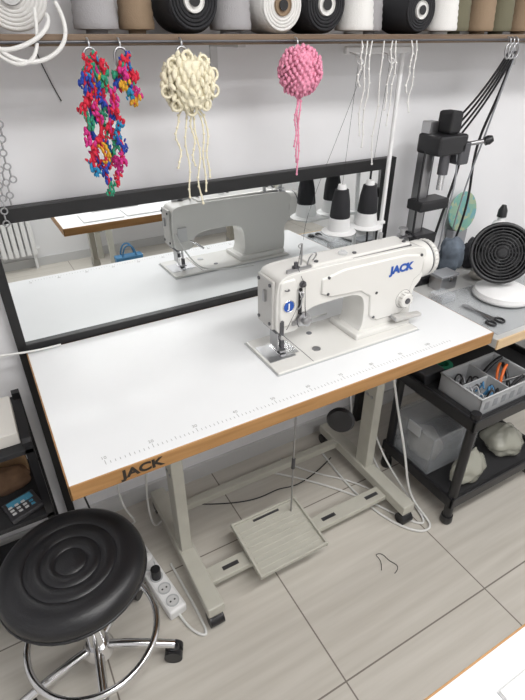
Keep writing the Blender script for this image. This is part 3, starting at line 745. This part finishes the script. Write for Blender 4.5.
# ---------------------------------------------------------------- left shelf rack
LR = root('low_storage_rack', (-.24, .42, 0))
for k, z in enumerate((.10, .41, .64)):
    bb('rack_shelf_%d' % k, -.44, -.045, .30, .545, z-.015, z, M['blackm'], LR, .002)
for i, (x, y) in enumerate(((-.43, .31), (-.055, .31), (-.43, .535), (-.055, .535))):
    bb('rack_post_%d' % i, x-.01, x+.01, y-.01, y+.01, 0, .66, M['black'], LR)
bb('document_stack', -.30, -.07, .33, .50, .6405, .675, M['paper'], None, .002)
CL = root('calculator', (-.12, .345, .41))
box('calculator_body', (-.115, .350, .4185), (.085, .075, .014), M['dsteel'], CL, .004, rot=(0, 0, .3))
box('calculator_screen', (-.120, .368, .4260), (.065, .022, .002), M['screen'], CL, rot=(0, 0, .3))
for i in range(4):
    for j in range(3):
        box('key_%d%d' % (i, j), (-.137+.016*i-.004*j, .330+.0125*j+.005*i-.005, .4270), (.010, .007, .003), M['screen'] if i == 3 else M['lgrey'], CL, .001, rot=(0, 0, .3))
lump('leather_pouch', (-.15, .44, .4105), (.07, .032, .045), M['brown'], 21, .15)
bb('cardboard_box', -.20, -.08, .485, .535, .4105, .55, mat('cardboard', (.38, .24, .13), .85, noise=.1), None, .003)
lump('grey_pouch', (-.34, .40, .4105), (.07, .05, .05), M['grey'], 23, .15)

# ---------------------------------------------------------------- room behind camera
T2 = sewing_table('sewing_table', .31, 1.5, -1.145, -.597, .48, 1.32)
for i, (x0, x1, y0, y1) in enumerate(((.42, .62, -.80, -.64), (.64, .84, -.79, -.645), (.50, .75, -1.02, -.83))):
    PP = root('pattern_card', ((x0+x1)/2, (y0+y1)/2, TZ))
    bb('card', x0, x1, y0, y1, TZ+.0005, TZ+.006, M['white'], PP, .001)
    bb('card_border', x0-.002, x1+.002, y0-.002, y1+.002, TZ+.0003, TZ+.002, M['lgrey'], PP)
def worktable(name, x0, x1, y0, y1):
    t = root(name, ((x0+x1)/2, (y0+y1)/2, 0))
    bb('top', x0, x1, y0, y1, .72, .75, M['laminate'], t, .002)
    bb('front_edge', x0, x1, y1, y1+.004, .719, .75, M['edge'], t)
    for i, (x, y) in enumerate(((x0+.04, y0+.04), (x1-.04, y0+.04), (x0+.04, y1-.04), (x1-.04, y1-.04))):
        bb('leg_%d' % i, x-.02, x+.02, y-.02, y+.02, 0, .72, M['stand'], t)
    return t
worktable('worktable', .75, 2.3, -2.4, -1.85)
RD = root('radiator', (.0, BY+.06, 0))
for i in range(14):
    x = -.30+i*.045
    bb('fin_%d' % i, x-.018, x+.018, BY+.02, BY+.10, .12, .62, M['white'], RD, .008)
bb('pipe_low', -.32, .33, BY+.05, BY+.07, .15, .17, M['white'], RD); bb('pipe_high', -.32, .33, BY+.05, BY+.07, .57, .59, M['white'], RD)
bb('wall_bracket', -.2, .2, BY, BY+.03, .3, .34, M['white'], RD)
bb('leg_a', -.30, -.28, BY+.03, BY+.07, 0, .13, M['white'], RD); bb('leg_b', .27, .29, BY+.03, BY+.07, 0, .13, M['white'], RD)
BT = root('tote_bag', (.80, -1.6, 0))
prism('bag_body', [(.76, .001), (.92, .001), (.94, .24), (.74, .24)], -1.64, -1.56, M['bluebag'], BT, .01)
for i, y in enumerate((-1.63, -1.57)):
    tube('handle_%d' % i, [(.79, y, .235), (.80, y, .30), (.84, y, .33), (.88, y, .30), (.89, y, .235)], .006, M['bluebag'], BT)

# ---------------------------------------------------------------- lights
def panel(name, x, y, sx_, sy_, power, col=(1, 1, 1)):
    p = root(name, (x, y, CZ))
    bb('housing', x-sx_/2-.02, x+sx_/2+.02, y-sy_/2-.02, y+sy_/2+.02, CZ-.04, CZ-.001, M['white'], p)
    bb('diffuser', x-sx_/2, x+sx_/2, y-sy_/2, y+sy_/2, CZ-.043, CZ-.04, M['glow'], p)
    l = bpy.data.lights.new(name+'_light', 'AREA'); l.shape = 'RECTANGLE'; l.size = sx_; l.size_y = sy_; l.energy = power; l.color = col
    o = bpy.data.objects.new('light', l); o.location = (x, y, CZ-.05)
    COL.objects.link(o); o.parent = p; o.matrix_parent_inverse = Matrix.Translation(-Vector(p.location))
panel('ceiling_light', .45, -.85, 1.2, .3, 15.5, (1, .985, .965))
panel('ceiling_light', 1.9, -.75, 1.2, .3, 14, (1, .985, .97))
panel('ceiling_light', .9, -1.9, 1.2, .3, 16, (1, .99, .98))

w = bpy.data.worlds.new('world'); SC.world = w; w.use_nodes = True
w.node_tree.nodes['Background'].inputs['Color'].default_value = (.8, .85, .9, 1)
w.node_tree.nodes['Background'].inputs['Strength'].default_value = .3

# ---------------------------------------------------------------- camera
cd = bpy.data.cameras.new('camera'); cd.sensor_fit = 'VERTICAL'; cd.sensor_height = 36; cd.lens = 500/700*36; cd.clip_start = .02
cam = bpy.data.objects.new('camera', cd); COL.objects.link(cam)
cam.location = (-.005, -.762, 1.49); cam.rotation_euler = (math.radians(57.8), 0, math.radians(-29.5))
SC.camera = cam
SC.view_settings.view_transform = 'Standard'

# ---------------------------------------------------------------- convert curves / text to meshes
bpy.context.view_layer.update()
dg = bpy.context.evaluated_depsgraph_get()
for o in [o for o in bpy.data.objects if o.type in ('CURVE', 'FONT')]:
    me = bpy.data.meshes.new_from_object(o.evaluated_get(dg))
    for p in me.polygons: p.use_smooth = (o.type == 'CURVE')
    nm = o.name; n = bpy.data.objects.new('tmp', me); COL.objects.link(n)
    n.parent = o.parent; n.matrix_parent_inverse = o.matrix_parent_inverse.copy(); n.matrix_basis = o.matrix_basis.copy()
    bpy.data.objects.remove(o); n.name = nm
print('objects', len(bpy.data.objects))
